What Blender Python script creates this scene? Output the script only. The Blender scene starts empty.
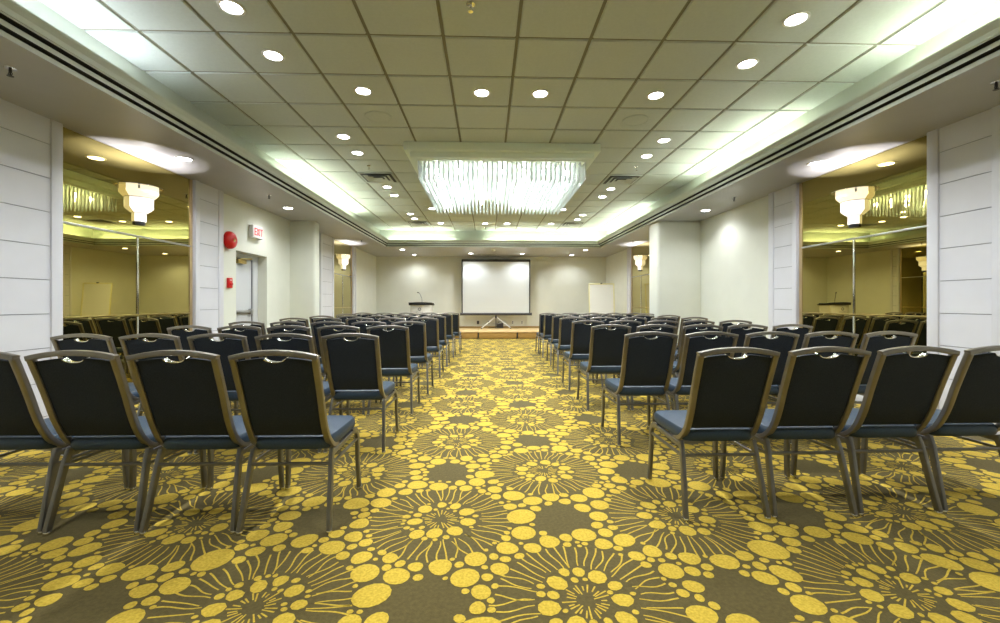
import bpy, bmesh, math, random
from mathutils import Vector, Matrix
PI = math.pi
C = bpy.context.scene.collection
sc = bpy.context.scene

# ------------------------------------------------------------------ dimensions (metres)
CAMZ = 1.163
KS = .926
XL, XR = -4.02, 4.38            # side walls
YB, YN = 15.52, -2.6            # wall behind the stage, wall behind the camera
ZS, ZC = CAMZ+1.667, CAMZ+2.18  # soffit, tiled ceiling
CL, CR, CN, CF = -3.015, 3.43, -1.6, 12.72  # edges of the soffit round the raised ceiling
TL, TR, TN, TF = -3.235, 3.66, -1.82, 12.90 # edges of the tiled ceiling above the light trough

# ------------------------------------------------------------------ materials
def mat(name, col, rough=0.6, metal=0.0, emit=None, estr=0.0, spec=None):
    m = bpy.data.materials.new(name); m.use_nodes = True
    b = m.node_tree.nodes['Principled BSDF']
    b.inputs['Base Color'].default_value = (*col, 1)
    b.inputs['Roughness'].default_value = rough
    b.inputs['Metallic'].default_value = metal
    if spec is not None: b.inputs['Specular IOR Level'].default_value = spec
    if emit:
        b.inputs['Emission Color'].default_value = (*emit, 1)
        b.inputs['Emission Strength'].default_value = estr
    return m

def noisy(name, c1, c2, scale, rough=0.8, bump=0.0, bscale=None, metal=0.0, stretch=(1,1,1), detail=3, dist=0.002, spec=0.3):
    m = mat(name, c1, rough, metal, spec=spec); nt = m.node_tree; N = nt.nodes; L = nt.links
    b = N['Principled BSDF']
    tc = N.new('ShaderNodeTexCoord'); mp = N.new('ShaderNodeMapping'); mp.inputs['Scale'].default_value = stretch
    L.new(tc.outputs['Object'], mp.inputs['Vector'])
    n = N.new('ShaderNodeTexNoise'); n.inputs['Scale'].default_value = scale; n.inputs['Detail'].default_value = detail
    L.new(mp.outputs['Vector'], n.inputs['Vector'])
    r = N.new('ShaderNodeValToRGB')
    r.color_ramp.elements[0].position = .3; r.color_ramp.elements[1].position = .7
    r.color_ramp.elements[0].color = (*c1, 1); r.color_ramp.elements[1].color = (*c2, 1)
    L.new(n.outputs['Fac'], r.inputs['Fac']); L.new(r.outputs['Color'], b.inputs['Base Color'])
    if bump:
        n2 = N.new('ShaderNodeTexNoise'); n2.inputs['Scale'].default_value = bscale or scale*2
        L.new(mp.outputs['Vector'], n2.inputs['Vector'])
        bp = N.new('ShaderNodeBump'); bp.inputs['Strength'].default_value = bump; bp.inputs['Distance'].default_value = dist
        L.new(n2.outputs['Fac'], bp.inputs['Height']); L.new(bp.outputs['Normal'], b.inputs['Normal'])
    return m

M = {}
M['carpet'] = noisy('carpet_ground', (.092,.069,.021), (.132,.101,.033), 60, .95, .5, 220, spec=.1)
M['yellow'] = noisy('carpet_yellow', (.52,.345,.030), (.73,.52,.065), 90, .95, .5, 220, spec=.1)
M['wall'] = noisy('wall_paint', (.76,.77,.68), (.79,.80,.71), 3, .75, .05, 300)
M['panel'] = noisy('panel_paint', (.70,.70,.745), (.73,.73,.775), 4, .5)
M['groove'] = mat('panel_joint', (.30,.30,.32), .8)
M['trim'] = mat('trim_paint', (.76,.76,.76), .45)
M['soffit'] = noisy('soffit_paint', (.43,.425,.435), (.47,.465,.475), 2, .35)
M['crown'] = mat('crown_paint', (.52,.555,.49), .5)
M['lampframe'] = mat('lamp_frame_paint', (.84,.90,.77), .5)
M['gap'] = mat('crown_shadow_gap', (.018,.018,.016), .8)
M['tile'] = noisy('ceiling_tile', (.545,.585,.555), (.575,.615,.585), 40, .85, .15, 400)
M['tbar'] = mat('ceiling_grid', (.22,.21,.15), .7)
M['white'] = mat('white_enamel', (.8,.8,.78), .4)
M['lens'] = mat('lamp_lens', (.9,.9,.9), .4, emit=(1,.97,.98), estr=14)
M['black'] = mat('black_plastic', (.012,.012,.013), .45)
M['dgrey'] = mat('dark_grey_metal', (.06,.06,.065), .4, .3)
M['chrome'] = mat('chrome', (.8,.8,.8), .12, 1.0)
M['steel'] = mat('brushed_steel', (.55,.55,.55), .3, 1.0)
M['brass'] = mat('brass', (.55,.42,.16), .3, 1.0)
M['gold'] = mat('pale_gold_strip', (.62,.47,.27), .35, .6)
M['mirror'] = mat('bronze_tinted_mirror', (.47,.40,.15), 0.0, 1.0)
M['bronze'] = noisy('bronze_metal', (.26,.24,.215), (.33,.305,.275), 8, .36, metal=.85)
M['gun'] = noisy('gunmetal_legs', (.19,.187,.185), (.25,.245,.24), 8, .36, metal=.85)
M['back'] = noisy('charcoal_navy_fabric', (.014,.020,.032), (.032,.042,.062), 260, .8, .35, 500, stretch=(3,1,.35))
M['seat'] = noisy('navy_vinyl', (.022,.044,.074), (.030,.056,.092), 150, .5, .15, 400, spec=.45)
M['red'] = mat('fire_red', (.60,.008,.008), .3)
M['door'] = mat('door_paint', (.66,.67,.69), .4)
M['wood'] = noisy('light_oak', (.64,.45,.20), (.72,.52,.25), 6, .5, stretch=(1,8,8))
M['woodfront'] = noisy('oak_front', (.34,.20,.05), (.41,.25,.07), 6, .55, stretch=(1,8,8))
M['screen'] = mat('screen_fabric', (.66,.69,.69), .8)
M['board'] = mat('whiteboard', (.86,.84,.78), .4)
M['cream'] = mat('cream_frame', (.86,.80,.46), .45)
M['lect'] = mat('lectern_body', (.70,.68,.64), .45)
M['emblem'] = mat('emblem_grey', (.12,.12,.13), .5)
M['shade'] = mat('lit_glass_shade', (.85,.80,.68), .4, emit=(1.0,.86,.60), estr=.5)
M['shadeb'] = mat('lit_glass_bowl', (.9,.88,.85), .4, emit=(1.0,.93,.88), estr=.55)
M['bulb'] = mat('lamp_bulb', (1,1,1), .5, emit=(.95,1.0,.98), estr=30)
M['signface'] = mat('lit_sign_face', (.6,.6,.58), .4, emit=(1,.97,.92), estr=.12)
M['signred'] = mat('lit_sign_letters', (.8,.03,.03), .4, emit=(1,.06,.05), estr=.28)
for k, c in (('tubew', (.84,.88,1.0)), ('tubeg', (.95,1.0,.85))):
    M[k] = mat('fluorescent_'+k, (.9,.9,.9), .5, emit=c, estr=19 if k == 'tubew' else 30)

for k in ('carpet','yellow'):
    b_ = M[k].node_tree.nodes['Principled BSDF']
    b_.inputs['Sheen Weight'].default_value = .20; b_.inputs['Sheen Roughness'].default_value = .5; b_.inputs['Sheen Tint'].default_value = (1,.95,.78,1)

def crystal():
    m = bpy.data.materials.new('crystal_rod'); m.use_nodes = True
    nt = m.node_tree; N = nt.nodes; L = nt.links; N.clear()
    out = N.new('ShaderNodeOutputMaterial')
    tr = N.new('ShaderNodeBsdfTransparent'); tr.inputs[0].default_value = (.93,.96,.96,1)
    tl = N.new('ShaderNodeBsdfTranslucent'); tl.inputs[0].default_value = (.93,.97,.97,1)
    df = N.new('ShaderNodeBsdfDiffuse'); df.inputs[0].default_value = (.93,.97,.97,1)
    gl = N.new('ShaderNodeBsdfGlossy'); gl.inputs['Roughness'].default_value = .12
    a = N.new('ShaderNodeMixShader'); a.inputs[0].default_value = .5
    L.new(tl.outputs[0], a.inputs[1]); L.new(df.outputs[0], a.inputs[2])
    b = N.new('ShaderNodeMixShader'); b.inputs[0].default_value = .22
    L.new(a.outputs[0], b.inputs[1]); L.new(gl.outputs[0], b.inputs[2])
    c = N.new('ShaderNodeMixShader'); c.inputs[0].default_value = .74
    L.new(tr.outputs[0], c.inputs[1]); L.new(b.outputs[0], c.inputs[2])
    L.new(c.outputs[0], out.inputs[0])
    return m
M['crystal'] = crystal()

# ------------------------------------------------------------------ mesh helpers
class MB:
    def __init__(s): s.v = []; s.f = []; s.m = []; s.mats = []; s.sm = []
    def mi(s, name):
        if name not in s.mats: s.mats.append(name)
        return s.mats.index(name)
    def add(s, vs, fs, m, smooth=False):
        o = len(s.v); s.v += [tuple(v) for v in vs]; k = s.mi(m)
        for f in fs: s.f.append(tuple(i+o for i in f)); s.m.append(k); s.sm.append(smooth)
        return s
    def box(s, lo, hi, m, bev=0.0, seg=2, mtx=None):
        lo = Vector(lo); hi = Vector(hi)
        if not bev:
            x0,y0,z0 = lo; x1,y1,z1 = hi
            vs = [(x0,y0,z0),(x1,y0,z0),(x1,y1,z0),(x0,y1,z0),(x0,y0,z1),(x1,y0,z1),(x1,y1,z1),(x0,y1,z1)]
            fs = [(0,3,2,1),(4,5,6,7),(0,1,5,4),(1,2,6,5),(2,3,7,6),(3,0,4,7)]
        else:
            bm = bmesh.new(); bmesh.ops.create_cube(bm, size=1)
            for v in bm.verts: v.co = Vector([(lo[i]+hi[i])/2 + v.co[i]*(hi[i]-lo[i]) for i in range(3)])
            bmesh.ops.bevel(bm, geom=bm.edges[:], offset=bev, segments=seg, profile=.5, affect='EDGES')
            bm.verts.index_update()
            vs = [v.co.copy() for v in bm.verts]; fs = [tuple(v.index for v in f.verts) for f in bm.faces]; bm.free()
        if mtx: vs = [mtx @ Vector(v) for v in vs]
        return s.add(vs, fs, m, bool(bev))
    def sweep(s, pts, sec, side, m, cap=True, scales=None, smooth=True):
        """sec: list of (a,b); a along `side`, b along side x tangent"""
        pts = [Vector(p) for p in pts]; n = len(pts); k = len(sec); vs = []; fs = []
        for i, p in enumerate(pts):
            t = (pts[min(i+1,n-1)] - pts[max(i-1,0)]).normalized()
            u = Vector(side); u = (u - t*u.dot(t)).normalized(); w = t.cross(u)
            q = scales[i] if scales else 1
            for a, b in sec: vs.append(p + u*a*q + w*b*q)
        for i in range(n-1):
            for j in range(k):
                j2 = (j+1) % k
                fs.append((i*k+j, i*k+j2, (i+1)*k+j2, (i+1)*k+j))
        if cap: fs.append(tuple(range(k-1,-1,-1))); fs.append(tuple((n-1)*k+j for j in range(k)))
        return s.add(vs, fs, m, smooth)
    def lathe(s, prof, m, c=(0,0,0), n=24, a0=0.0, a1=2*PI, smooth=True, mtx=None, capends=True):
        full = abs(a1-a0-2*PI) < 1e-6; na = n if full else n+1; vs = []; fs = []
        for r, z in prof:
            for i in range(na):
                a = a0 + (a1-a0)*i/n
                vs.append(Vector((c[0]+r*math.cos(a), c[1]+r*math.sin(a), c[2]+z)))
        for k in range(len(prof)-1):
            for i in range(n):
                i2 = (i+1) % na if full else i+1
                fs.append((k*na+i, k*na+i2, (k+1)*na+i2, (k+1)*na+i))
        if capends:
            fs.append(tuple(range(na-1,-1,-1))); fs.append(tuple((len(prof)-1)*na+i for i in range(na)))
        if mtx: vs = [mtx @ v for v in vs]
        return s.add(vs, fs, m, smooth)
    def build(s, name, parent=None, label=None, kind=None, loc=None):
        me = bpy.data.meshes.new(name); me.from_pydata(s.v, [], s.f)
        for n in s.mats: me.materials.append(M[n])
        me.polygons.foreach_set('material_index', s.m); me.polygons.foreach_set('use_smooth', s.sm)
        me.validate(); me.update()
        o = bpy.data.objects.new(name, me); C.objects.link(o)
        if any(s.sm):
            try: me.set_sharp_from_angle(angle=math.radians(38))
            except Exception: pass
        if parent: o.parent = parent
        if label: o['label'] = label
        if kind: o['kind'] = kind
        if loc: o.location = loc
        return o

def rsec(w, h, r=.25, n=3):
    """rounded rectangle section"""
    r = min(w,h)*r; out = []
    for cx, cy, a in ((w/2-r,h/2-r,0),(-w/2+r,h/2-r,PI/2),(-w/2+r,-h/2+r,PI),(w/2-r,-h/2+r,1.5*PI)):
        for i in range(n): out.append((cx+r*math.cos(a+PI/2*i/(n-1)), cy+r*math.sin(a+PI/2*i/(n-1))))
    return out
def circ(r, n=10): return [(r*math.cos(2*PI*i/n), r*math.sin(2*PI*i/n)) for i in range(n)]
def smooth_path(p, sub=4):
    p = [Vector(q) for q in p]; out = []
    for i in range(len(p)-1):
        a, b, c, d = p[max(i-1,0)], p[i], p[i+1], p[min(i+2,len(p)-1)]
        for k in range(sub):
            t = k/sub
            out.append(.5*((2*b)+(c-a)*t+(2*a-5*b+4*c-d)*t*t+(3*b-a-3*c+d)*t**3))
    out.append(p[-1]); return out
def thing(name, label, cat, loc=(0,0,0), rz=0, group=None):
    o = bpy.data.objects.new(name, None); C.objects.link(o); o.empty_display_size = .1
    o.location = loc; o.rotation_euler = (0,0,rz); o['label'] = label; o['category'] = cat
    if group: o['group'] = group
    return o
def tag(o, label, cat, group=None):
    o['label'] = label; o['category'] = cat
    if group: o['group'] = group
    return o
def dup(root, loc, rz, label):
    r = root.copy(); C.objects.link(r); r.location = loc; r.rotation_euler = (0,0,rz); r['label'] = label
    for ch in list(root.children):
        c = ch.copy(); C.objects.link(c); c.parent = r
        for g in list(ch.children):
            d = g.copy(); C.objects.link(d); d.parent = c
    return r
def struct(mb, name, parent=None):
    return mb.build(name, parent, kind=None if parent else 'structure')

# ------------------------------------------------------------------ carpeted floor
def carpet():
    rnd = random.Random(7)
    mb = MB()
    mb.add([(XL-.3,YN-.2,0),(XR+.3,YN-.2,0),(XR+.3,YB+.2,0),(XL-.3,YB+.2,0)], [(0,1,2,3)], 'carpet')
    X0, Y0, S = .39, 1.64, .6395
    Z = .0016
    def inside(x, y): return XL-.1 < x < XR+.1 and .2 < y < 13.9
    def blob(x, y, rx, ry, ang, n=12):
        ph = rnd.random()*6.28; k = rnd.choice((2,3)); am = rnd.uniform(.02,.07); vs = []
        for i in range(n):
            a = 2*PI*i/n; q = 1+am*math.sin(k*a+ph)
            u = rx*q*math.cos(a); v = ry*q*math.sin(a)
            vs.append((x+u*math.cos(ang)-v*math.sin(ang), y+u*math.sin(ang)+v*math.cos(ang), Z))
        mb.add(vs, [tuple(range(n))], 'yellow')
    def ribbon(pts, w0, w1):
        vs = []; n = len(pts)
        for i, (x, y) in enumerate(pts):
            x0, y0 = pts[max(i-1,0)]; x1, y1 = pts[min(i+1,n-1)]
            dx, dy = x1-x0, y1-y0; l = math.hypot(dx,dy) or 1; w = w0+(w1-w0)*i/(n-1)
            vs += [(x-dy/l*w, y+dx/l*w, Z*.4), (x+dy/l*w, y-dx/l*w, Z*.4)]
        mb.add(vs, [(2*i+1, 2*i+3, 2*i+2, 2*i) for i in range(n-1)], 'yellow')
    # one repeat of the weave holds eight medallions; it is laid over the whole floor
    REP = 4
    W = S*REP
    def near(x, y, par):
        best = 9
        i0, j0 = round((x-X0)/S), round((y-Y0)/S)
        for i in range(i0-1, i0+2):
            for j in range(j0-1, j0+2):
                if (i+j) % 2 == par: best = min(best, math.hypot(x-X0-S*i, y-Y0-S*j))
        return best
    CS = W/32; cells = {}
    def free(x, y, r, gap=.0055):
        ci, cj = int((x-X0)//CS), int((y-Y0)//CS)
        for a in range(ci-2, ci+3):
            for b in range(cj-2, cj+3):
                for (px, py, pr) in cells.get((a % 32, b % 32), ()):
                    dx = (px-x+W/2) % W-W/2; dy = (py-y+W/2) % W-W/2
                    if dx*dx+dy*dy < (pr+r+gap)**2: return False
        return True
    def put(x, y, r): cells.setdefault((int((x-X0)//CS) % 32, int((y-Y0)//CS) % 32), []).append((x,y,r))
    peb = []; rib = []
    cen = [(X0+S*i, Y0+S*j) for i in range(REP) for j in range(REP) if (i+j) % 2 == 0]
    for r, tries, n in ((.074,60,12),(.062,400,12),(.050,1500,12),(.040,4000,11),(.031,7000,10),(.023,9000,9),(.017,7000,8)):
        for _ in range(tries):
            x, y = X0+rnd.random()*W, Y0+rnd.random()*W; rr = r*rnd.uniform(.9,1.1)
            if near(x,y,0) < .366+rr*.66 or near(x,y,1) < .150+rr*.6+.03*math.sin(9*x+7*y): continue
            if free(x, y, rr):
                put(x, y, rr); peb.append((x, y, rr*1.06, rr*rnd.uniform(.90,1.04), rnd.random()*PI, n+2))
    # let every pebble swell until it almost meets its neighbours
    for it in range(3):
        for q, (x, y, rx, ry, a, n) in enumerate(peb):
            r0 = max(rx, ry); lim = min(r0*1.22, .085)
            d = 9
            for p2 in peb:
                if p2[0] == x and p2[1] == y: continue
                dx = abs((p2[0]-x+W/2) % W-W/2)
                if dx > .18: continue
                dy = (p2[1]-y+W/2) % W-W/2
                if abs(dy) > .18: continue
                d = min(d, math.hypot(dx,dy)-max(p2[2],p2[3]))
            g = min(lim, max(r0, d-.0035), max(r0, (near(x,y,0)-.350)))
            peb[q] = (x, y, g, g*ry/r0 if rx > ry else g*1.0, a, n)
    cells.clear()
    for p2 in peb: put(p2[0], p2[1], max(p2[2],p2[3]))
    for r, tries, n in ((.036,6000,10),(.029,9000,9),(.022,12000,9),(.016,9000,8),(.012,7000,7)):
        for _ in range(tries):
            x, y = X0+rnd.random()*W, Y0+rnd.random()*W
            if near(x,y,0) < .360+r*.6 or near(x,y,1) < .150+r*.6: continue
            if free(x, y, r, .003): put(x, y, r); peb.append((x, y, r*1.08, r, rnd.random()*PI, n))
    for (cx, cy) in cen:
        for r, tries in ((.042,60),(.033,140),(.025,240),(.018,340),(.012,400)):
            for _ in range(tries):
                a = rnd.random()*2*PI; R = rnd.uniform(.10,.20); rr = r*rnd.uniform(.9,1.1)
                if R+rr*.7 > .205 or R-rr*.85 < .098: continue
                x, y = cx+R*math.cos(a), cy+R*math.sin(a)
                if free(x, y, rr, .0025): put(x, y, rr); peb.append((x, y, rr*1.05, rr*rnd.uniform(.85,1), a, 9))
        n = 24                                   # short inner dashes
        for k in range(n):
            a = 2*PI*(k+rnd.uniform(-.25,.25))/n; r0 = rnd.uniform(.03,.06); r1 = rnd.uniform(.078,.104)
            rib.append(([(cx+r*math.cos(a), cy+r*math.sin(a)) for r in (r0,(r0+r1)/2,r1)], .0026, .0036))
        n = 50; k = 0                            # long wavy spokes, some meeting in pairs
        while k < n:
            pair = rnd.random() < .25
            a = 2*PI*(k+rnd.uniform(-.15,.15))/n
            for q in range(2 if pair else 1):
                aa = a+2*PI*q/n; r0 = rnd.uniform(.195,.225); r1 = rnd.uniform(.355,.385)
                wob = rnd.uniform(.0,.012); ph = rnd.random()*6; pts = []
                for s in range(7):
                    t = s/6; r = r0+(r1-r0)*t; off = 0
                    if pair: off = ((.5-q)*2*PI/n)*(1-t)**1.3*.9
                    ang = aa+off+wob/r*math.sin(ph+t*5)
                    pts.append((cx+r*math.cos(ang), cy+r*math.sin(ang)))
                rib.append((pts, .0027, .0041))
            k += 2 if pair else 1
    for i in range(-3, 3):
        for j in range(-2, 6):
            dx, dy = W*i, W*j
            for x, y, rx, ry, a, n in peb:
                if inside(x+dx, y+dy): blob(x+dx, y+dy, rx, ry, a, n)
            for pts, w0, w1 in rib:
                if inside(pts[0][0]+dx, pts[0][1]+dy): ribbon([(x+dx, y+dy) for x, y in pts], w0, w1)
    struct(mb, 'floor')
carpet()

# ------------------------------------------------------------------ walls
DY0, DY1, DZ = 6.92, 8.50*KS, CAMZ+.835      # exit door opening
w = MB()
w.box((XL-.3,YN,0),(XL,DY0,ZS+.02),'wall'); w.box((XL-.3,DY1,0),(XL,YB,ZS+.02),'wall')
w.box((XL-.3,DY0,DZ),(XL,DY1,ZS+.02),'wall'); w.box((XL-.32,DY0-.1,0),(XL-.29,DY1+.1,DZ+.1),'wall')
w.box((XL-.05,8.78,0),(-3.52,9.05,ZS+.01),'wall',.05,4)
struct(w, 'wall_left')
w = MB(); w.box((XR,YN,0),(XR+.3,YB,ZS+.02),'wall'); w.box((3.485,8.57,0),(XR+.05,9.05,ZS+.01),'wall',.06,4)
struct(w, 'wall_right')
w = MB(); w.box((XL-.3,YB,0),(XR+.3,YB+.2,ZS+.02),'wall'); struct(w, 'wall_back')
w = MB(); w.box((XL-.3,YN-.2,0),(XR+.3,YN,ZC+.4),'wall'); struct(w, 'wall_front')

def baseboard(name, runs, side):
    b = MB()
    for y0, y1 in runs:
        x0, x1 = (XL, XL+.012) if side < 0 else (XR-.012, XR)
        b.box((x0,y0,0),(x1,y1,.10),'trim',.004)
    struct(b, name)
baseboard('baseboard_left', [(YN,3.42),(6.51,DY0),(DY1,8.78),(9.06,10.2),(13.0,YB)], -1)
baseboard('baseboard_right', [(YN,3.37),(6.44,8.56),(9.06,10.2),(13.0,YB)], 1)
b = MB(); b.box((XL+.02,YB-.015,0),(XR-.02,YB,.29),'woodfront',.004); struct(b, 'baseboard_back')

# shiplap pilasters beside the mirrors
tn = [0]
def pilaster(side, y0, y1, e0=.10, e1=.10):
    """boards with joints between two plain edge strips"""
    tn[0] += 1; p = MB(); y0 *= KS; y1 *= KS; e0 *= KS; e1 *= KS
    X = lambda d: XL+d if side < 0 else XR-d
    def bx(da, db, ya, yb, za, zb, m, bev=0):
        xa, xb = sorted((X(da), X(db))); p.box((xa,ya,za),(xb,yb,zb),m,bev)
    bx(0, .036, y0+e0*.9, y1-e1*.9, 0, ZS, 'groove')
    z = .135-.308
    while z < ZS:
        za, zb = max(z+.0035, 0), min(z+.308-.0035, ZS)
        if zb > za: bx(0, .045, y0+e0, y1-e1, za, zb, 'panel')
        z += .308
    bx(0, .062, y0, y0+e0, 0, ZS, 'panel', .003); bx(0, .062, y1-e1, y1, 0, ZS, 'panel', .003)
    struct(p, 'trim_%d' % tn[0])
for sd in (-1, 1):
    q = -.05 if sd > 0 else 0
    pilaster(sd, 3.72+q, 4.41+q, .11, .11)
    pilaster(sd, 6.36+q*2, 7.02+q*2.5, .09, .11)
    pilaster(sd, 11.05, 12.0, .12, .10)
    pilaster(sd, 13.72, 14.02, .07, .07)

# ------------------------------------------------------------------ ceiling: soffit, stepped cove, tiles
s = MB(); T = .25
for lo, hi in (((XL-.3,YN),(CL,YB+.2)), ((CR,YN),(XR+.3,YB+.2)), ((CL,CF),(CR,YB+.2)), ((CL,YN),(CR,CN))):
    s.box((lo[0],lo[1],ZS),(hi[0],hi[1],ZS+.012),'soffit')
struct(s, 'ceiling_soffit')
# ring profile: (distance inward from the soffit edge, height above soffit)
def ring(mb, prof, m, x0, x1, y0, y1):
    k = len(prof); vs = []
    for d, z in prof:
        vs += [(x0+d,y0+d,ZS+z),(x1-d,y0+d,ZS+z),(x1-d,y1-d,ZS+z),(x0+d,y1-d,ZS+z)]
    fs = []
    for i in range(k-1):
        for j in range(4):
            j2 = (j+1) % 4; fs.append((i*4+j, i*4+j2, (i+1)*4+j2, (i+1)*4+j))
    mb.add(vs, fs, m)
cv = MB()
ring(cv, [(-.01,0),(.004,-.012),(.004,.024),(.0,.024)], 'crown', CL, CR, CN, CF)
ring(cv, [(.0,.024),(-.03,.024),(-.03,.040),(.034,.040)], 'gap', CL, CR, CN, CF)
ring(cv, [(.034,.040),(.040,.036),(.040,.072),(.034,.072)], 'crown', CL, CR, CN, CF)
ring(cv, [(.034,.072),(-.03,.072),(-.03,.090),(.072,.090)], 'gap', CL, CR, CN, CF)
ring(cv, [(.066,.090),(.078,.084),(.082,.120),(.106,.168),(.108,.178),(.108,.186),(.092,.186),(.086,.095),(-.03,.095)], 'crown', CL, CR, CN, CF)
vs = []
for z in (ZS+.095, ZC+.02): vs += [(TL,TN,z),(TR,TN,z),(TR,TF,z),(TL,TF,z)]
cv.add(vs, [(j,(j+1)%4,4+(j+1)%4,4+j) for j in range(4)], 'crown')
cv.add([(CL-.02,CN-.02,ZS+.093),(CR+.02,CN-.02,ZS+.093),(CR+.02,CF+.02,ZS+.093),(CL-.02,CF+.02,ZS+.093),(TL,TN,ZS+.095),(TR,TN,ZS+.095),(TR,TF,ZS+.095),(TL,TF,ZS+.095)],
       [(j,(j+1)%4,4+(j+1)%4,4+j) for j in range(4)], 'crown')
struct(cv, 'trim_%d' % (tn[0]+1)); tn[0] += 1

def tiles():
    t = MB(); g = .61; h = .012; e = .0135; bv = .007
    x = .25-.61*6
    t.add([(TL-.03,TN-.03,ZC+h),(TR+.03,TN-.03,ZC+h),(TR+.03,TF+.03,ZC+h),(TL-.03,TF+.03,ZC+h)], [(0,1,2,3)], 'tbar')
    while x < TR:
        y = 2.885-.61*8
        while y < TF+.03:
            xa, xb = max(x+e, TL-.02), min(x+g-e, TR+.02); ya, yb = max(y+e, TN-.02), min(y+g-e, TF+.02)
            if xb-xa > .03 and yb-ya > .03:
                vs = [(xa,ya,ZC+h),(xb,ya,ZC+h),(xb,yb,ZC+h),(xa,yb,ZC+h),
                      (xa+bv,ya+bv,ZC),(xb-bv,ya+bv,ZC),(xb-bv,yb-bv,ZC),(xa+bv,yb-bv,ZC)]
                t.add(vs, [(7,6,5,4),(0,1,5,4),(1,2,6,5),(2,3,7,6),(3,0,4,7)], 'tile')
            y += g
        x += g
    struct(t, 'ceiling')
tiles()

# ------------------------------------------------------------------ fluorescent tubes lying in the cove
def tube(loc, length, axis, m, label, power):
    t = thing('fluorescent_tube', label, 'tube light', loc, 0, 'fluorescent tubes in the ceiling cove')
    q = MB(); u = Vector((0,1,0)) if axis == 'y' else Vector((1,0,0))
    q.sweep([-u*length/2, u*length/2], circ(.013,12), (0,0,1), m); q.build('glass_tube', t)
    for sg in (-1, 1):
        q = MB(); q.sweep([u*sg*length/2, u*sg*(length/2+.02)], circ(.0145,12), (0,0,1), 'steel'); q.build('end_cap', t)
    return t
ZT = ZS+.135
def run(a, b, fixed, axis, m, where, off=0):
    n = max(1, round((b-a)/1.26)); L = (b-a)/n
    for i in range(n):
        c = a+L*(i+.5)
        loc = (fixed, c, ZT) if axis == 'y' else (c, fixed, ZT)
        ordn = ('first','second','third','fourth','fifth','sixth')[i+off]
        tube(loc, L-.05, axis, m, f'white fluorescent tube in the cove {where}, {ordn} counted toward the stage' if axis == 'y'
             else f'white fluorescent tube in the cove by the stage, {ordn} from the exit-door wall', 0)
run(.2, 3.95, CL-.09, 'y', 'tubew', 'above the exit-door wall')
run(6.5, 10.3, CL-.09, 'y', 'tubeg', 'above the exit-door wall', 3)
run(.2, 3.6, CR+.09, 'y', 'tubeg', 'above the plain wall')
run(4.7, 7.1, CR+.09, 'y', 'tubeg', 'above the plain wall', 3)
tube_r = 9.4
run(9.3, 12.6, CR+.09, 'y', 'tubeg', 'beyond the plain wall column', 0)
run(-3.0, -1.0, CF+.09, 'x', 'tubeg', '')
run(.0, 3.4, CF+.09, 'x', 'tubeg', '', 2)

# ------------------------------------------------------------------ recessed downlights
def lamp_light(loc, power, size=150, blend=.7, col=(.93,.97,1), tilt=None):
    l = bpy.data.lights.new('downlight_beam', 'SPOT'); l.energy = power; l.spot_size = math.radians(size); l.spot_blend = blend
    l.shadow_soft_size = .07; l.color = col
    o = bpy.data.objects.new('downlight_beam', l); C.objects.link(o); o.location = loc
    if tilt: o.rotation_euler = tilt
    return o
def make_downlight(name='recessed_downlight'):
    t = thing(name, '', 'ceiling light', (0,0,0))
    q = MB(); q.lathe([(.070,-.001),(.072,-.007),(.080,-.009),(.092,-.005),(.094,0)], 'white', n=28); q.build('trim_ring', t)
    q = MB(); q.lathe([(.0705,-.003),(.060,-.0045),(.03,-.0052),(.002,-.0055)], 'lens', n=28); q.build('lens', t, label='glowing white lens')
    return t
dl0 = make_downlight(); used = [False]
def downlight(x, y, z, label, group, power, **kw):
    if not used[0]:
        o = dl0; o.location = (x,y,z); o['label'] = label; used[0] = True
    else: o = dup(dl0, (x,y,z), 0, label)
    o['group'] = group
    lamp_light((x,y,z-.03), power, **kw)
P = 44
colY = [(.75,'s'), (1.36,'s'), (3.19,'seventh pair'), (3.80,'seventh pair'), (5.63,'s'), (6.24,'s'), (8.07,'s'), (8.68,'s'), (10.49,'s'), (11.09,'s')]  # nearest pair is added, unseen behind the camera, to brighten near chairs and floor
names = ['added tenth','added ninth','eighth','seventh','sixth','fifth','fourth','third','second','first']
for X, sd in ((-1.885,'exit-door'), (2.375,'easel-board')):
    for (Y, _), nm in zip(colY, names):
        downlight(X, Y, ZC, f'round recessed downlight in the outer {sd} side row, {nm} counted from the stage end', 'downlights in the tiled ceiling', P)
for X, ds in ((-1.275,'at its edge toward the exit door'), (-.055,'just off the middle toward the exit door'),
              (.555,'just off the middle toward the easel board'), (1.775,'at its edge toward the easel board')):
    downlight(X, 4.41, ZC, f'round recessed downlight before the chandelier, {ds}', 'downlights in the tiled ceiling', P)
    downlight(X, 11.70, ZC, f'round recessed downlight by the far cove, {ds}', 'downlights in the tiled ceiling', P)
    if abs(X-.25) > 1: downlight(X, 9.89, ZC, f'round recessed downlight behind the chandelier, {ds}', 'downlights in the tiled ceiling', P)
PS = 30
for X, Y, lb in ((-3.79*KS,5.43*KS,'round downlight in the soffit before the exit-door side near mirror'), (4.25*KS,5.35*KS,'round downlight in the soffit before the plain-wall side near mirror'),
                 (-3.79*KS,8.2*KS,'round downlight in the soffit before the exit sign'), (4.27*KS,8.16*KS,'round downlight in the soffit lighting the plain wall'),
                 (-2.88*KS,14.5*KS,'round downlight in the stage soffit beside the lectern, away from the back wall'), (3.38*KS,14.47*KS,'round downlight in the stage soffit over the easel board, away from the back wall'),
                 (-2.73*KS,16.1*KS,'round downlight in the stage soffit close to the back wall, lectern side'), (3.21*KS,16.0*KS,'round downlight in the stage soffit close to the back wall, easel board side')):
    downlight(X, Y, ZS, lb, 'downlights in the soffit', PS*(.55 if Y < 9 else .8))
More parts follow.
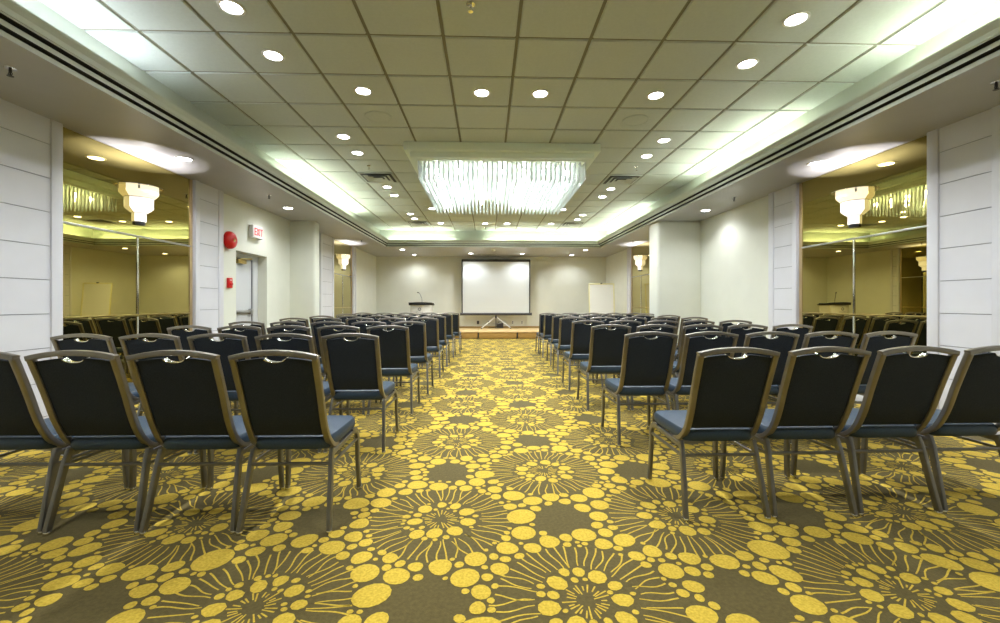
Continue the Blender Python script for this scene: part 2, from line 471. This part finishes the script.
for X, lb in ((-.55,'round downlight washing the projection screen, lectern side'), (1.2,'round downlight washing the projection screen, easel board side')):
    downlight(X, 14.45, ZS, lb, 'downlights in the soffit', PS*1.3)

# sprinklers, speakers, air diffusers
def sprinkler(x, y, z, label, dark=False):
    t = thing('sprinkler_head', label, 'sprinkler', (x,y,z), 0, 'ceiling sprinklers')
    q = MB(); q.lathe([(.034,0),(.032,-.006),(.014,-.010)], 'chrome', n=16); q.build('escutcheon', t)
    q = MB(); q.lathe([(.009,-.009),(.009,-.03),(.005,-.032),(.005,-.05)], 'dgrey' if dark else 'chrome', n=10)
    for sg in (-1, 1): q.sweep([(sg*.009,0,-.03),(sg*.015,0,-.042),(sg*.004,0,-.056)], circ(.0025,6), (0,1,0), 'dgrey' if dark else 'chrome')
    q.build('frame_arms', t)
    q = MB(); q.lathe([(.005,-.054),(.019,-.056),(.019,-.059),(.003,-.060)], 'dgrey' if dark else 'chrome', n=12); q.build('deflector', t)
sprinkler(-.12, 3.1, ZC, 'chrome sprinkler head in the tiled ceiling well before the chandelier')
sprinkler(-.04, 12.3, ZC, 'dark sprinkler head in the tiled ceiling by the far cove', True)
sprinkler(-1.88, 6.81, ZC, 'chrome sprinkler head beside the chandelier toward the exit door')
sprinkler(2.4, 6.75, ZC, 'chrome sprinkler head beside the chandelier toward the plain wall')
for x, y, lb in ((-3.66,3.37,'dark sprinkler head in the soffit by the exit-door side shiplap pilaster'), (-3.65,7.22,'dark sprinkler head in the soffit near the red alarm bell'),
                 (4.24,7.15,'dark sprinkler head in the soffit before the plain wall'), (-3.62,12.35,'dark sprinkler head in the soffit by the lit far mirror, exit-door side'),
                 (4.24,12.2,'dark sprinkler head in the soffit by the lit far mirror, easel board side'), (4.16,3.34,'dark sprinkler head in the soffit by the plain-wall side shiplap pilaster')):
    sprinkler(x*KS, y*KS, ZS, lb, True)
for X, lb in ((-1.275,'round ceiling speaker grille before the chandelier toward the exit door'), (1.775,'round ceiling speaker grille before the chandelier toward the plain wall')):
    t = thing('ceiling_speaker', lb, 'speaker', (X,5.02,ZC), 0, 'ceiling speakers')
    q = MB(); q.lathe([(.155,0),(.153,-.007),(.145,-.010),(.138,-.006)], 'tile', n=36); q.build('rim', t)
    q = MB(); q.lathe([(.138,-.006),(.10,-.010),(.05,-.012),(.002,-.0125)], 'tile', n=36); q.build('grille', t)
def diffuser(x, y, label):
    t = thing('air_diffuser', label, 'air vent', (x,y,ZC), 0, 'air diffusers in the ceiling')
    q = MB(); q.box((-.285,-.285,-.004),(.285,.285,-.001),'black'); q.build('throat', t, label='black opening between the vanes')
    q = MB()
    for a_, b_ in (((-.29,-.29),(.29,-.262)),((-.29,.262),(.29,.29)),((-.29,-.262),(-.262,.262)),((.262,-.262),(.29,.262))): q.box((*a_,-.014),(*b_,0),'tile')
    q.build('border_frame', t)
    for h0, h1 in ((.222,.165),(.148,.09),(.074,.004)):
        q = MB(); vs = []
        for h, zz in ((h0,-.030),(h1,-.004),(h1,-.002),(h0,-.027)):
            vs += [(-h,-h,zz),(h,-h,zz),(h,h,zz),(-h,h,zz)]
        fs = [(a*4+j, a*4+(j+1)%4, ((a+1)%4)*4+(j+1)%4, ((a+1)%4)*4+j) for a in range(4) for j in range(4)]
        q.add(vs, fs, 'tile'); q.build('vane_ring', t)
diffuser(-1.885, 7.46, 'square stepped air diffuser beside the chandelier toward the exit door')
diffuser(2.375, 7.46, 'square stepped air diffuser beside the chandelier toward the plain wall')
diffuser(-1.885, 11.70, 'square stepped air diffuser by the far cove toward the lectern')
diffuser(2.375, 11.70, 'square stepped air diffuser by the far cove toward the easel board')
t = thing('slot_diffuser', 'dark linear air slot in the soffit above the projection screen', 'air vent', (0,14.7,ZS))
q = MB(); q.box((-.32,-.05,-.008),(.32,.05,0),'white',.003); q.build('frame', t)
q = MB(); q.box((-.30,-.036,-.0095),(.30,-.006,-.0075),'black'); q.box((-.30,.006,-.0095),(.30,.036,-.0075),'black'); q.build('slot', t)
t = thing('smoke_detector', 'white round smoke detector on the stage soffit', 'smoke detector', (.2,13.45,ZS))
q = MB(); q.lathe([(.07,0),(.07,-.012)], 'white', n=24); q.build('base', t)
q = MB(); q.lathe([(.058,-.012),(.058,-.035),(.045,-.048),(.002,-.05)], 'white', n=24); q.build('cover', t)

# ------------------------------------------------------------------ chandelier
def chandelier():
    cx, cy = .215, 7.12
    t = thing('crystal_chandelier', 'square crystal rod chandelier glowing white below a stepped pale ceiling frame', 'chandelier', (cx,cy,ZC))
    q = MB(); q.box((-1.345,-1.345,-.11),(1.345,1.345,0),'lampframe',.004)
    q.build('upper_frame', t)
    q = MB(); q.box((-1.27,-1.27,-.185),(1.27,1.27,-.110),'lampframe',.004); q.build('lower_frame', t)
    q = MB(); q.box((-1.19,-1.19,-.195),(1.19,1.19,-.185),'lampframe'); q.build('rod_plate', t)
    n = 34; pitch = 2.34/n; z1, z0 = -.205, -.447
    def rod(q, x, y, k):
        a, b = .013, .013
        if k % 2: rot = [(a,0),(0,b),(-a,0),(0,-b)]
        else: rot = [(.7*a,.7*b),(-.7*a,.7*b),(-.7*a,-.7*b),(.7*a,-.7*b)]
        vs = [(x+u,y+v,z1) for u,v in rot]+[(x+u,y+v,z0) for u,v in rot]+[(x,y,z0-.02)]
        q.add(vs, [(0,1,2,3)]+[(j,4+j,4+(j+1)%4,(j+1)%4) for j in range(4)]+[(4+j,8,4+(j+1)%4) for j in range(4)], 'crystal')
    rest = MB(); cnt = 0; BL = [-.93+.31*i for i in range(7)]
    for r in range(n+1):
        for c in range(n+1):
            y = -1.17+pitch*r; x = -1.17+pitch*c
            edge = r in (0,n) or c in (0,n)
            if r == 0 or (c in (0,n) and r < 34):
                if cnt < 100:
                    q = MB(); rod(q, x, y, r+c); q.build('crystal_rod', t); cnt += 1; continue
            if not edge and min(math.hypot(x-bx, y-by) for bx in BL for by in BL) < .05: continue   # room for the bulbs
            rod(rest, x, y, r+c)
    o = rest.build('crystal_curtain', t); o['kind'] = 'stuff'
    for i in range(7):
        for j in range(7):
            x, y = BL[i], BL[j]
            q = MB(); q.lathe([(.002,-.255),(.02,-.262),(.032,-.285),(.030,-.305),(.014,-.326),(.014,-.34)][::-1], 'bulb', (x,y,.02), n=12)
            o = q.build('bulb', t); o['label'] = 'glowing lamp bulb'
            q = MB(); q.lathe([(.014,-.235),(.014,-.195)], 'steel', (x,y,0), n=10); q.build('socket', o)
chandelier()

# ------------------------------------------------------------------ mirrors and crystal wall sconces
def mirror(side, y0, y1, label):
    x = XL if side < 0 else XR; y0 *= KS; y1 *= KS
    t = thing('wall_mirror', label, 'mirror', (x,(y0+y1)/2,0), 0, 'bronze tinted wall mirrors')
    g = -side; h = (y1-y0)/2
    def pane(a, b, z0, z1, nm='mirror_pane'):
        q = MB(); xs = sorted((0, g*.012)); q.box((xs[0],a+.0015,z0+.0015),(xs[1],b-.0015,z1-.0015),'mirror'); q.build(nm, t)
    ym = -h+(y1-y0)*.50
    pane(-h,h,1.92,ZS-.005)
    for a, b in ((-h,ym),(ym,h)): pane(a,b,1.022,1.92); pane(a,b,.11,1.022)
    def strip(a, b, z0, z1, m, nm):
        q = MB(); xs = sorted((0, g*.020)); q.box((xs[0],a,z0),(xs[1],b,z1),m,.003); q.build(nm, t)
    strip(-h,h,1.91,1.932,'steel','seam_strip'); strip(ym-.011,ym+.011,1.02,1.91,'chrome','seam_strip'); strip(-h,h,.015+1.0,1.029,'brass','seam_strip')
    strip(ym-.011,ym+.011,.12,1.0,'chrome','seam_strip')
    strip(-h,-h+.03,.11,ZS-.005,'gold','edge_strip'); strip(h-.05,h,.11,ZS-.005,'gold','edge_strip')
    q = MB(); xs = sorted((0, g*.03)); q.box((xs[0],-h,0),(xs[1],h,.11),'trim',.004); q.build('base_trim', t)
mirror(-1, 4.41, 6.36, 'tall bronze tinted mirror between shiplap pilasters beside the exit door')
mirror(1, 4.36, 6.26, 'tall bronze tinted mirror beside the plain wall, reflecting the lectern')
mirror(-1, 12.0, 13.72, 'tall bronze tinted mirror near the stage on the exit-door wall')
mirror(1, 12.0, 13.72, 'tall bronze tinted mirror near the stage beyond the plain wall column')
def sconce(side, y, label):
    x = (XL+.013) if side < 0 else (XR-.013)
    y *= KS
    t = thing('wall_sconce', label, 'wall lamp', (x,y,CAMZ+.96*KS), 0 if side < 0 else PI, 'tiered glass wall sconces')
    A = dict(a0=-PI/2, a1=PI/2, n=20)
    q = MB(); q.lathe([(.085,.045),(.088,.05),(.088,.165),(.08,.17)],'shadeb',**A); q.build('lower_tier', t)
    q = MB(); q.lathe([(.06,.0),(.075,.005),(.078,.045),(.06,.048)],'dgrey',**A); q.build('finial_cap', t, label='dark base cap')
    q = MB(); q.lathe([(.10,.168),(.165,.222),(.177,.235),(.177,.365),(.17,.37)],'shadeb',**A); q.build('middle_tier', t)
    q = MB(); q.lathe([(.175,.372),(.19,.38),(.235,.43),(.24,.44),(.24,.520),(.232,.524)],'shade',capends=False,**A); q.build('upper_tier', t, label='cream glass tier')
    q = MB(); q.lathe([(.24,.520),(.295,.522),(.295,.528),(.24,.530),(.225,.527)],'chrome',capends=False,**A); q.build('top_ring', t)
    for z, r in ((.166,.100),(.368,.182)):
        q = MB(); q.lathe([(r-.012,z),(r,z-.003),(r,z+.005),(r-.012,z+.006)],'steel',**A); q.build('ring', t)
    for a in (-.9, .9):
        q = MB(); q.box((.232,-.012,.47),(.247,.012,.515),'steel',.002,mtx=Matrix.Rotation(a,4,'Z')); q.build('clip', t)
    l = bpy.data.lights.new('sconce_uplight','SPOT'); l.energy = 19; l.spot_size = math.radians(118); l.spot_blend = .12; l.shadow_soft_size = .035; l.color = (1,.96,.96)
    o = bpy.data.objects.new('sconce_uplight', l); C.objects.link(o); o.location = (x+(.11 if side < 0 else -.11), y, CAMZ+.957*KS+.38); t.scale = (.75,.75,.83); o.rotation_euler = (PI,0,0)
sconce(-1, 5.41, 'tiered glass wall sconce on the mirror beside the exit door')
sconce(1, 5.30, 'tiered glass wall sconce on the mirror beside the plain wall')
sconce(-1, 12.92, 'tiered glass wall sconce near the stage on the exit-door wall')
sconce(1, 12.92, 'tiered glass wall sconce near the stage beyond the plain wall column')

# ------------------------------------------------------------------ exit door, sign, alarm devices
d = bpy.data.objects.new('door_1', None); C.objects.link(d); d['kind'] = 'structure'; d.location = (XL,DY0,0)
XD = -.19; DW = DY1-DY0
q = MB(); q.box((XD-.045,.11,.01),(XD,DW-.165,DZ-.09),'door',.003); q.build('door_slab', d)
q = MB()
q.box((XD-.06,0,0),(XD+.03,.10,DZ),'door',.004); q.box((XD-.06,DW-.155,0),(XD+.03,DW,DZ),'door',.004); q.box((XD-.06,.10,DZ-.085),(XD+.03,DW-.155,DZ),'door',.004)
q.box((XD-.03,DW-.165,0),(XD+.015,DW-.145,DZ-.08),'groove')
q.build('door_frame', d)
p = MB(); p.box((XD,.16,.975),(XD+.045,DW-.24,1.03),'steel',.006); pb = p.build('panic_bar', d)
p = MB(); p.box((XD,DW-.26,.955),(XD+.06,DW-.19,1.05),'steel',.006); p.build('latch_case', pb)
p = MB(); p.box((XD,.30,DZ-.175),(XD+.06,.54,DZ-.105),'brass',.008); dc = p.build('door_closer', d)
p = MB(); p.sweep([(XD+.05,.36,DZ-.10),(XD+.17,.50,DZ-.09),(XD+.06,.64,DZ-.08)], rsec(.02,.008), (0,0,1), 'brass', smooth=False); p.build('closer_arm', dc)

t = thing('exit_sign', 'lit white EXIT sign with red letters on the wall above the exit door', 'sign', (XL,8.03*KS,CAMZ+1.305*KS)); t.scale = (1,.80,.92)
q = MB(); q.box((0,-.20,-.115),(.075,.20,.115),'white',.006); q.build('housing', t)
q = MB(); q.box((.075,-.185,-.10),(.079,.185,.10),'signface'); q.build('sign_face', t, label='glowing white face')
def letters(mb, x, y0, hgt, wd, gap, th):
    s_ = .022
    def bar(y, z, y2, z2):
        a = Vector((0,y,z)); b = Vector((0,y2,z2)); u = (b-a).normalized(); n = Vector((0,-u.z,u.y))*s_/2
        vs = [a+n,b+n,b-n,a-n]; vs = [(x,v.y,v.z) for v in vs]+[(x+th,v.y,v.z) for v in vs]
        mb.add(vs, [(0,1,2,3),(7,6,5,4)]+[(i,(i+1)%4,4+(i+1)%4,4+i) for i in range(4)], 'signred')
    h = hgt/2; y = y0
    bar(y+s_/2,-h,y+s_/2,h)
    for z in (-h+s_/2,0,h-s_/2): bar(y,z,y+wd,z)
    y += wd+gap; bar(y,-h,y+wd,h); bar(y,h,y+wd,-h)
    y += wd+gap; bar(y+.012,-h,y+.012,h)
    y += .024+gap; bar(y,h-s_/2,y+wd,h-s_/2); bar(y+wd/2,-h,y+wd/2,h)
q = MB(); letters(q, .079, -.150, .135, .076, .022, .003); q.build('lettering', t, label='red letters EXIT')

t = thing('fire_alarm_bell', 'round red fire alarm bell on the wall beside the exit sign', 'alarm bell', (XL,7.20*KS,CAMZ+1.037*KS))
RX = Matrix.Rotation(PI/2,4,'Y')
q = MB(); q.box((0,-.06,-.06),(.03,.06,.06),'red',.008); q.build('back_box', t)
q = MB(); q.lathe([(.128,.028),(.135,.034),(.135,.070),(.118,.100),(.075,.118),(.03,.122)],'red',n=32,mtx=RX); q.build('gong', t)
q = MB(); q.lathe([(.022,.121),(.022,.131),(.002,.135)],'brass',n=14,mtx=RX); q.build('centre_bolt', t)
t = thing('fire_pull_station', 'small red fire pull station on the wall below the alarm bell', 'fire alarm', (XL,7.25*KS,CAMZ+.327*KS))
q = MB(); q.box((0,-.045,-.08),(.045,.045,.08),'red',.008); q.build('case', t)
q = MB(); q.box((.045,-.032,-.035),(.060,.032,.0),'red',.006); q.build('pull_handle', t)
q = MB(); q.box((.045,-.022,.038),(.0465,.022,.050),'white'); q.build('label_plate', t, label='small white plate')

# ------------------------------------------------------------------ stage, screen, lectern, easel board, outlets
for i, lb in enumerate(('light oak stage section on the lectern side', 'light oak stage section in the middle, before the projection screen', 'light oak stage section on the easel board side')):
    x0 = -1.52+1.245*i; x1 = x0+1.235
    t = thing('stage_section', lb, 'stage', ((x0+x1)/2,14.4,0), 0, 'stage sections')
    h = (x1-x0)/2
    q = MB(); q.box((-h,-.90,.205),(h,1.08,.235),'wood',.004); q.build('deck', t)
    q = MB(); q.box((-h+.02,-.875,.012),(h-.02,-.855,.2),'woodfront',.003); q.build('front_skirt', t)
    for sx in (-1,1):
        q = MB(); q.box((sx*(h-.02)-.018,-.85,0),(sx*(h-.02)+.018,1.05,.205),'black'); q.build('leg_frame', t)

def screen():
    t = thing('projection_screen', 'large white tripod projection screen with black borders on the stage', 'projection screen', (.317,15.0,.237)); t.scale = (.945,1,.967)
    Z0 = -.235
    q = MB(); q.box((-1.25,-.006,.80+Z0),(1.25,0,2.70+Z0),'screen'); s_ = q.build('screen_fabric', t)
    q = MB()
    for a in (-1,1): q.box((a*1.265-.022,-.009,.80+Z0),(a*1.265+.022,-.002,2.74+Z0),'black')
    q.box((-1.287,-.009,2.68+Z0),(1.287,-.002,2.74+Z0),'black'); q.build('black_border', t)
    q = MB(); q.sweep([(-1.28,0,2.75+Z0),(1.28,0,2.75+Z0)], circ(.022,12), (0,0,1), 'dgrey'); q.build('top_bar', t)
    q = MB(); q.sweep([(-1.32,.02,.765+Z0),(1.32,.02,.765+Z0)], rsec(.09,.10,.35,4), (0,0,1), 'dgrey'); cs = q.build('roller_case', t)
    for a in (-1,1):
        q = MB(); q.box((a*1.33-.012,-.035,.715+Z0),(a*1.33+.012,.075,.815+Z0),'black',.006); q.build('end_cap', cs)
    q = MB(); q.sweep([(0,.09,.25+Z0),(0,.09,2.76+Z0)], rsec(.03,.03), (1,0,0), 'dgrey'); q.build('mast', t)
    q = MB(); q.sweep([(0,.09,2.79+Z0),(0,-.0,2.765+Z0)], circ(.009,8), (1,0,0), 'black'); q.build('hanging_hook', t)
    q = MB(); q.box((-.035,.055,.62+Z0),(.035,.125,.70+Z0),'black',.008); q.build('leg_collar', t)
    for ang in (-.35, PI+.35, PI/2):
        dx, dy = math.cos(ang)*.58, math.sin(ang)*.5
        q = MB(); q.sweep([(0,.09,.67+Z0),(dx*.5,.09+dy*.5,.46+Z0),(dx,.09+dy,.024)], rsec(.036,.022), (0,0,1), 'white'); lg = q.build('leg', t)
        q = MB(); q.lathe([(.02,0),(.022,.02),(.012,.03)],'black',(dx,.09+dy,0),n=10); q.build('rubber_foot', lg)
        q = MB(); q.sweep([(0,.09,.40+Z0),(dx*.5,.09+dy*.5,.455+Z0)], rsec(.016,.006), (0,0,1), 'steel'); q.build('brace', t)
screen()

def lectern():
    t = thing('lectern', 'pale lectern with black bowed top and gooseneck microphone', 'lectern', (-1.955,12.75,0), -.05)
    def plan(w, d, bow, n=12):
        pts = []
        for i in range(n+1):
            u = -1+2*i/n; pts.append((u*w, -d-bow*(1-u*u)))
        pts += [(w, d), (-w, d)]
        return pts
    def prism(q, pts, z0, z1, m):
        k = len(pts); zf = lambda z, p: z(p) if callable(z) else z
        vs = [(x,y,zf(z0,(x,y))) for x,y in pts]+[(x,y,zf(z1,(x,y))) for x,y in pts]
        q.add(vs, [tuple(range(k-1,-1,-1)), tuple(range(k,2*k))]+[(i,(i+1)%k,k+(i+1)%k,k+i) for i in range(k)], m)
    q = MB(); prism(q, plan(.30,.20,.10), .06, 1.085, 'lect'); q.build('body', t)
    q = MB(); prism(q, plan(.28,.19,.09), 0, .06, 'black'); q.build('plinth', t)
    q = MB(); prism(q, plan(.345,.24,.12), lambda p: 1.155-.065*max(0,1-(p[0]/.345)**2)-.10*(p[1]+.36) if p[1] < 0 else 1.075, lambda p: 1.172-.12*(p[1]+.36), 'black'); q.build('reading_top', t, label='black bowed reading top')
    q = MB(); q.box((-.335,-.235,1.08),(-.322,.20,1.145),'black',.004); q.box((.322,-.22,1.10),(.335,.20,1.145),'black',.004); q.build('side_lip', t)
    q = MB()
    for i in range(8):
        a = 2*PI*i/8
        q.box((-.011,-.006,.024),(.011,0,.05),'emblem',.002,mtx=Matrix.Translation((0,-.300,.965))@Matrix.Rotation(a,4,'Y'))
    q.build('emblem', t, label='small dark grey ring emblem')
    q = MB()
    for i in range(7): q.box((-.10+.03*i,-.302+.03*((i-3)/3)**2*.3,.865),(-.088+.03*i,-.29,.885),'emblem')
    q.build('emblem_line', t)
    mc = MB(); mc.sweep(smooth_path([(.02,-.05,1.12),(.02,-.05,1.24),(-.01,-.04,1.34),(-.06,0,1.43),(-.10,.04,1.455)],4), circ(.006,8), (0,1,0), 'dgrey'); g = mc.build('microphone', t)
    mc = MB(); mc.sweep([(-.095,.035,1.453),(-.13,.065,1.463),(-.145,.08,1.466)], circ(.016,10), (0,0,1), 'black'); mc.build('microphone_capsule', g)
    mc = MB(); mc.lathe([(.03,1.125),(.03,1.142),(.01,1.148)],'black',(.02,-.05,0),n=14); mc.build('microphone_base', g)
lectern()

def easel():
    t = thing('easel_board', 'white presentation board in a cream frame on an easel beside the stage', 'board', (3.49,12.75,0), -.10)
    R = Matrix.Translation((0,0,0)) @ Matrix.Rotation(-.10,4,'X')
    q = MB(); q.box((-.37,-.010,.62),(.37,.006,1.72),'board',mtx=R); q.build('board_panel', t)
    for a in (-1,1):
        q = MB(); q.box((a*.372-.018,-.02,.60),(a*.372+.018,.012,1.755),'cream',.004,mtx=R); q.build('side_frame', t)
    q = MB(); q.box((-.39,-.02,1.715),(.39,.012,1.755),'cream',.004,mtx=R); q.build('top_frame', t)
    q = MB(); q.box((-.39,-.07,.585),(.39,.012,.62),'cream',.004,mtx=R); q.build('pen_tray', t)
    q = MB(); q.box((-.03,-.028,1.735),(.03,.016,1.768),'dgrey',.004,mtx=R); q.build('clip', t)
    for x, y0 in ((-.33,-.01),(.33,-.01)):
        q = MB(); q.sweep([R@Vector((x,.01,1.5)),R@Vector((x,.01,.6)),(x*1.05,-.06,.006)], rsec(.03,.02), (1,0,0), 'cream'); q.build('leg', t)
    q = MB(); q.sweep([(0,.17,1.55),(0,.62,.006)], rsec(.03,.02), (1,0,0), 'cream'); q.build('rear_leg', t)
easel()
for x, z, m, lb in ((-.33,.43,'dgrey','dark power outlet on the back wall below the screen, nearest the lectern'), (.06,.43,'steel','grey wall outlet under the middle of the screen'),
                    (.94,.43,'white','white wall outlet under the screen toward the easel board'), (1.28,.43,'white','white wall outlet on the back wall beyond the screen edge')):
    t = thing('wall_outlet', lb, 'outlet', (x,YB,z), 0, 'outlets on the back wall')
    q = MB(); q.box((-.04,-.008,-.06),(.04,0,.06),m,.003); q.build('cover_plate', t)
    q = MB(); q.box((-.018,-.012,-.04),(.018,-.007,-.008),'black',.003); q.box((-.018,-.012,.008),(.018,-.007,.04),'black',.003); q.build('sockets', t)
t = thing('power_box', 'dark power box with a cable on the stage under the screen', 'power box', (.47,15.42,.236))
q = MB(); q.box((-.12,-.05,0),(.12,.05,.18),'dgrey',.015); q.build('case', t)
q = MB(); q.sweep(smooth_path([(-.1,-.05,.05),(-.2,-.12,.02),(-.32,-.16,.008),(-.42,-.1,.008)]), circ(.008,8), (0,0,1), 'black'); q.build('cable', t)
q = MB(); q.sweep([(-.07,0,.18),(-.05,0,.215),(.05,0,.215),(.07,0,.18)], circ(.008,8), (0,1,0), 'black'); q.build('carry_handle', t)

# ------------------------------------------------------------------ banquet chairs
PROF = [(.385,-.060),(.398,-.108),(.425,-.150),(.48,-.195),(.577,-.240),(.69,-.277),(.79,-.312),(.896,-.351)]
def prof_y(z):
    for (z0,y0),(z1,y1) in zip(PROF, PROF[1:]):
        if z <= z1: return y0+(y1-y0)*max(0,(z-z0))/(z1-z0)
    return PROF[-1][1]
def hw(z): return .188+(z-.40)/.5*.006 + .006*max(0,(.47-z)/.08)
def make_chair():
    t = thing('banquet_chair', '', 'chair', (0,0,0), 0, 'navy banquet chairs set out in rows')
    # seat cushion: rounded plan, domed top
    q = MB(); n = 40; rings = []
    def plan(k):
        a = 2*PI*k/n; ca, sa = math.cos(a), math.sin(a); e = .30
        x = .212*math.copysign(abs(ca)**e, ca); y = .225*math.copysign(abs(sa)**e, sa)
        x *= 1.0 + .03*(y/.225)
        return x, y+.035
    levels = [(.86,.398),(.965,.400),(.995,.410),(1.0,.432),(.99,.450),(.955,.462),(.86,.467),(.60,.472),(.30,.475)]
    vs = []
    for sc_, z in levels:
        for k in range(n):
            x, y = plan(k); vs.append((x*sc_, .035+(y-.035)*sc_, z))
    fs = [tuple(range(n-1,-1,-1)), tuple((len(levels)-1)*n+k for k in range(n))]
    for l in range(len(levels)-1):
        for k in range(n):
            k2 = (k+1)%n; fs.append((l*n+k, l*n+k2, (l+1)*n+k2, (l+1)*n+k))
    q.add(vs, fs, 'seat', True); q.build('seat', t)
    # padded back with a scooped hand hold
    q = MB(); nu, nv = 32, 14; zb = .478
    def ztop(x):
        z = .872+.025*(1-(x/.2)**2)
        if abs(x) < .052: z -= .025*math.sqrt(1-(x/.052)**2)
        return z
    def grid(off, bulge):
        out = []
        for i in range(nu+1):
            u = -1+2*i/nu
            for j in range(nv+1):
                v = j/nv; z = zb+(ztop(u*.17)-zb)*v; x = u*(hw(z)-.013)
                b = bulge*(1-u**6)*(1-(2*v-1)**6)
                out.append((x, prof_y(z)+off+b, z))
        return out
    bk, fr = grid(-.004,-.006), grid(.030,.014); W = nv+1; o = len(bk)
    fs = []
    for i in range(nu):
        for j in range(nv):
            a, b_, c, d_ = i*W+j, (i+1)*W+j, (i+1)*W+j+1, i*W+j+1
            fs.append((a,b_,c,d_)); fs.append((o+d_,o+c,o+b_,o+a))
    for i in range(nu):
        fs.append((i*W+nv,(i+1)*W+nv,o+(i+1)*W+nv,o+i*W+nv)); fs.append((i*W,o+i*W,o+(i+1)*W,(i+1)*W))
    for j in range(nv):
        fs.append((j,j+1,o+j+1,o+j)); fs.append((nu*W+j,o+nu*W+j,o+nu*W+j+1,nu*W+j+1))
    q.add(bk+fr, fs, 'back', True); q.build('backrest', t)
    q = MB(); pts = [(x,prof_y(ztop(x))+.012,ztop(x)+.0015) for x in [-.0515*math.cos(PI*i/16) for i in range(17)]]
    q.sweep(pts, rsec(.034,.005), (0,1,0), 'chrome'); q.build('hand_hold', t, label='shiny silver hand hold lip')
    # bronze frame round the back
    q = MB()
    for sg in (-1,1):
        p = smooth_path([(sg*hw(z), y, z) for z, y in PROF], 3)
        q.sweep(p, rsec(.031,.026,.16), (1,0,0), 'bronze')
    p = [(x, PROF[-1][1]-.001, .896+.026*(1-(x/.207)**2)) for x in [-.2065+.413*i/16 for i in range(17)]]
    q.sweep(p, rsec(.032,.026,.16), (0,1,0), 'bronze'); q.build('back_frame', t)
    # seat frame
    q = MB()
    for sg in (-1,1):
        q.sweep([(sg*.203,-.165,.372),(sg*.207,.19,.382)], rsec(.022,.028), (1,0,0), 'gun')
    q.sweep([(-.2,.19,.385),(.2,.19,.385)], rsec(.02,.02), (0,1,0), 'gun'); q.sweep([(-.2,-.10,.385),(.2,-.10,.385)], rsec(.02,.02), (0,1,0), 'gun')
    q.build('seat_frame', t)
    def leg(path, gx, gy):
        q = MB(); q.sweep(path, rsec(.022,.034,.2), (1,0,0), 'gun'); l = q.build('leg', t)
        q = MB(); q.lathe([(.015,0),(.016,.004),(.016,.014),(.014,.018)],'chrome',(gx,gy,0),n=12); q.build('glide', l, label='shiny foot glide')
    for sg in (-1,1):
        leg([(sg*.222,-.250,.014),(sg*.212,-.205,.20),(sg*.204,-.170,.345),(sg*.202,-.150,.395)], sg*.222, -.250)
        leg(smooth_path([(sg*.220,.262,.014),(sg*.213,.256,.16),(sg*.212,.250,.31),(sg*.210,.236,.362),(sg*.208,.19,.386),(sg*.207,.15,.386)],3), sg*.220, .262)
    q = MB(); q.sweep([(-.21,-.182,.325),(.21,-.182,.325)], rsec(.016,.016), (0,1,0), 'gun'); q.build('stretcher', t)
    for sg in (-1,1):
        q = MB(); q.sweep([(sg*.21,-.18,.322),(sg*.212,.250,.318)], rsec(.014,.016), (1,0,0), 'gun'); q.build('stretcher', t)
    return t
chair0 = make_chair(); cu = [False]
def place(x, y, rz, label):
    if not cu[0]: chair0.location = (x,y,0); chair0.rotation_euler = (0,0,rz); chair0['label'] = label; cu[0] = True
    else: dup(chair0, (x,y,0), rz, label)
rows = ['back row, eighth from the stage','seventh row from the stage','sixth row from the stage','fifth row from the stage','fourth row from the stage','third row from the stage','second row from the stage','front row by the stage']
seats = ['aisle seat','second seat from the aisle','middle seat','second seat from the wall','wall-end seat']
LY = [2.165,3.30,4.40,5.36,6.58,7.61,8.89,9.79]; LX = [-.797,-.798,-.777,-.745,-.728,-.715,-.70,-.62]
RY = [2.226,3.39,4.49,5.55,6.73,7.79,8.86,9.45]; RX_ = [1.058,1.066,1.074,1.085,1.127,1.175,1.17,1.146]
LP = [.480,.488,.49,.49,.49,.49,.49,.49]; RP = [.490,.484,.485,.485,.485,.485,.485,.485]
rnd = random.Random(3)
for r in range(8):
    for k in range(5 if r else 4):
        q = .0 if r < 1 else .35 if r < 2 else .8
        j = (q*rnd.uniform(-.005,.005), q*rnd.uniform(-.012,.012), q*rnd.uniform(-.014,.014)) if k else (0,0,0)
        place(LX[r]-.222-LP[r]*k+j[0], LY[r]+.25+j[1]+(.012*k if r == 0 else 0), j[2], f'navy banquet chair, {seats[k]}, {rows[r]}, exit-door side')
        place(RX_[r]+.222+RP[r]*k+j[0], RY[r]+.25+j[1]+(.015*k if r == 0 else 0), -j[2], f'navy banquet chair, {seats[k]}, {rows[r]}, easel-board side')

# ------------------------------------------------------------------ camera, world, view
cam = bpy.data.cameras.new('camera'); co = bpy.data.objects.new('camera', cam); C.objects.link(co); sc.camera = co
cam.sensor_width = 36; cam.sensor_fit = 'HORIZONTAL'; cam.lens = 424/1000*36; cam.shift_y = -9.1/1000
co.location = (0,0,CAMZ); co.rotation_euler = (PI/2,0,math.radians(-1.75)); cam.clip_start = .05
wd = bpy.data.worlds.new('world'); sc.world = wd; wd.use_nodes = True
wd.node_tree.nodes['Background'].inputs[0].default_value = (.8,.82,.85,1); wd.node_tree.nodes['Background'].inputs[1].default_value = .2
v = sc.view_settings; v.view_transform = 'Standard'; v.look = 'None'; v.gamma = 1; v.exposure = 1.15
try: v.use_curve_mapping = False
except Exception: pass
cy = sc.cycles
cy.max_bounces = 12; cy.diffuse_bounces = 6; cy.glossy_bounces = 8; cy.transparent_max_bounces = 24; cy.transmission_bounces = 6
cy.sample_clamp_indirect = 6; cy.caustics_reflective = False; cy.caustics_refractive = False; cy.use_light_tree = True
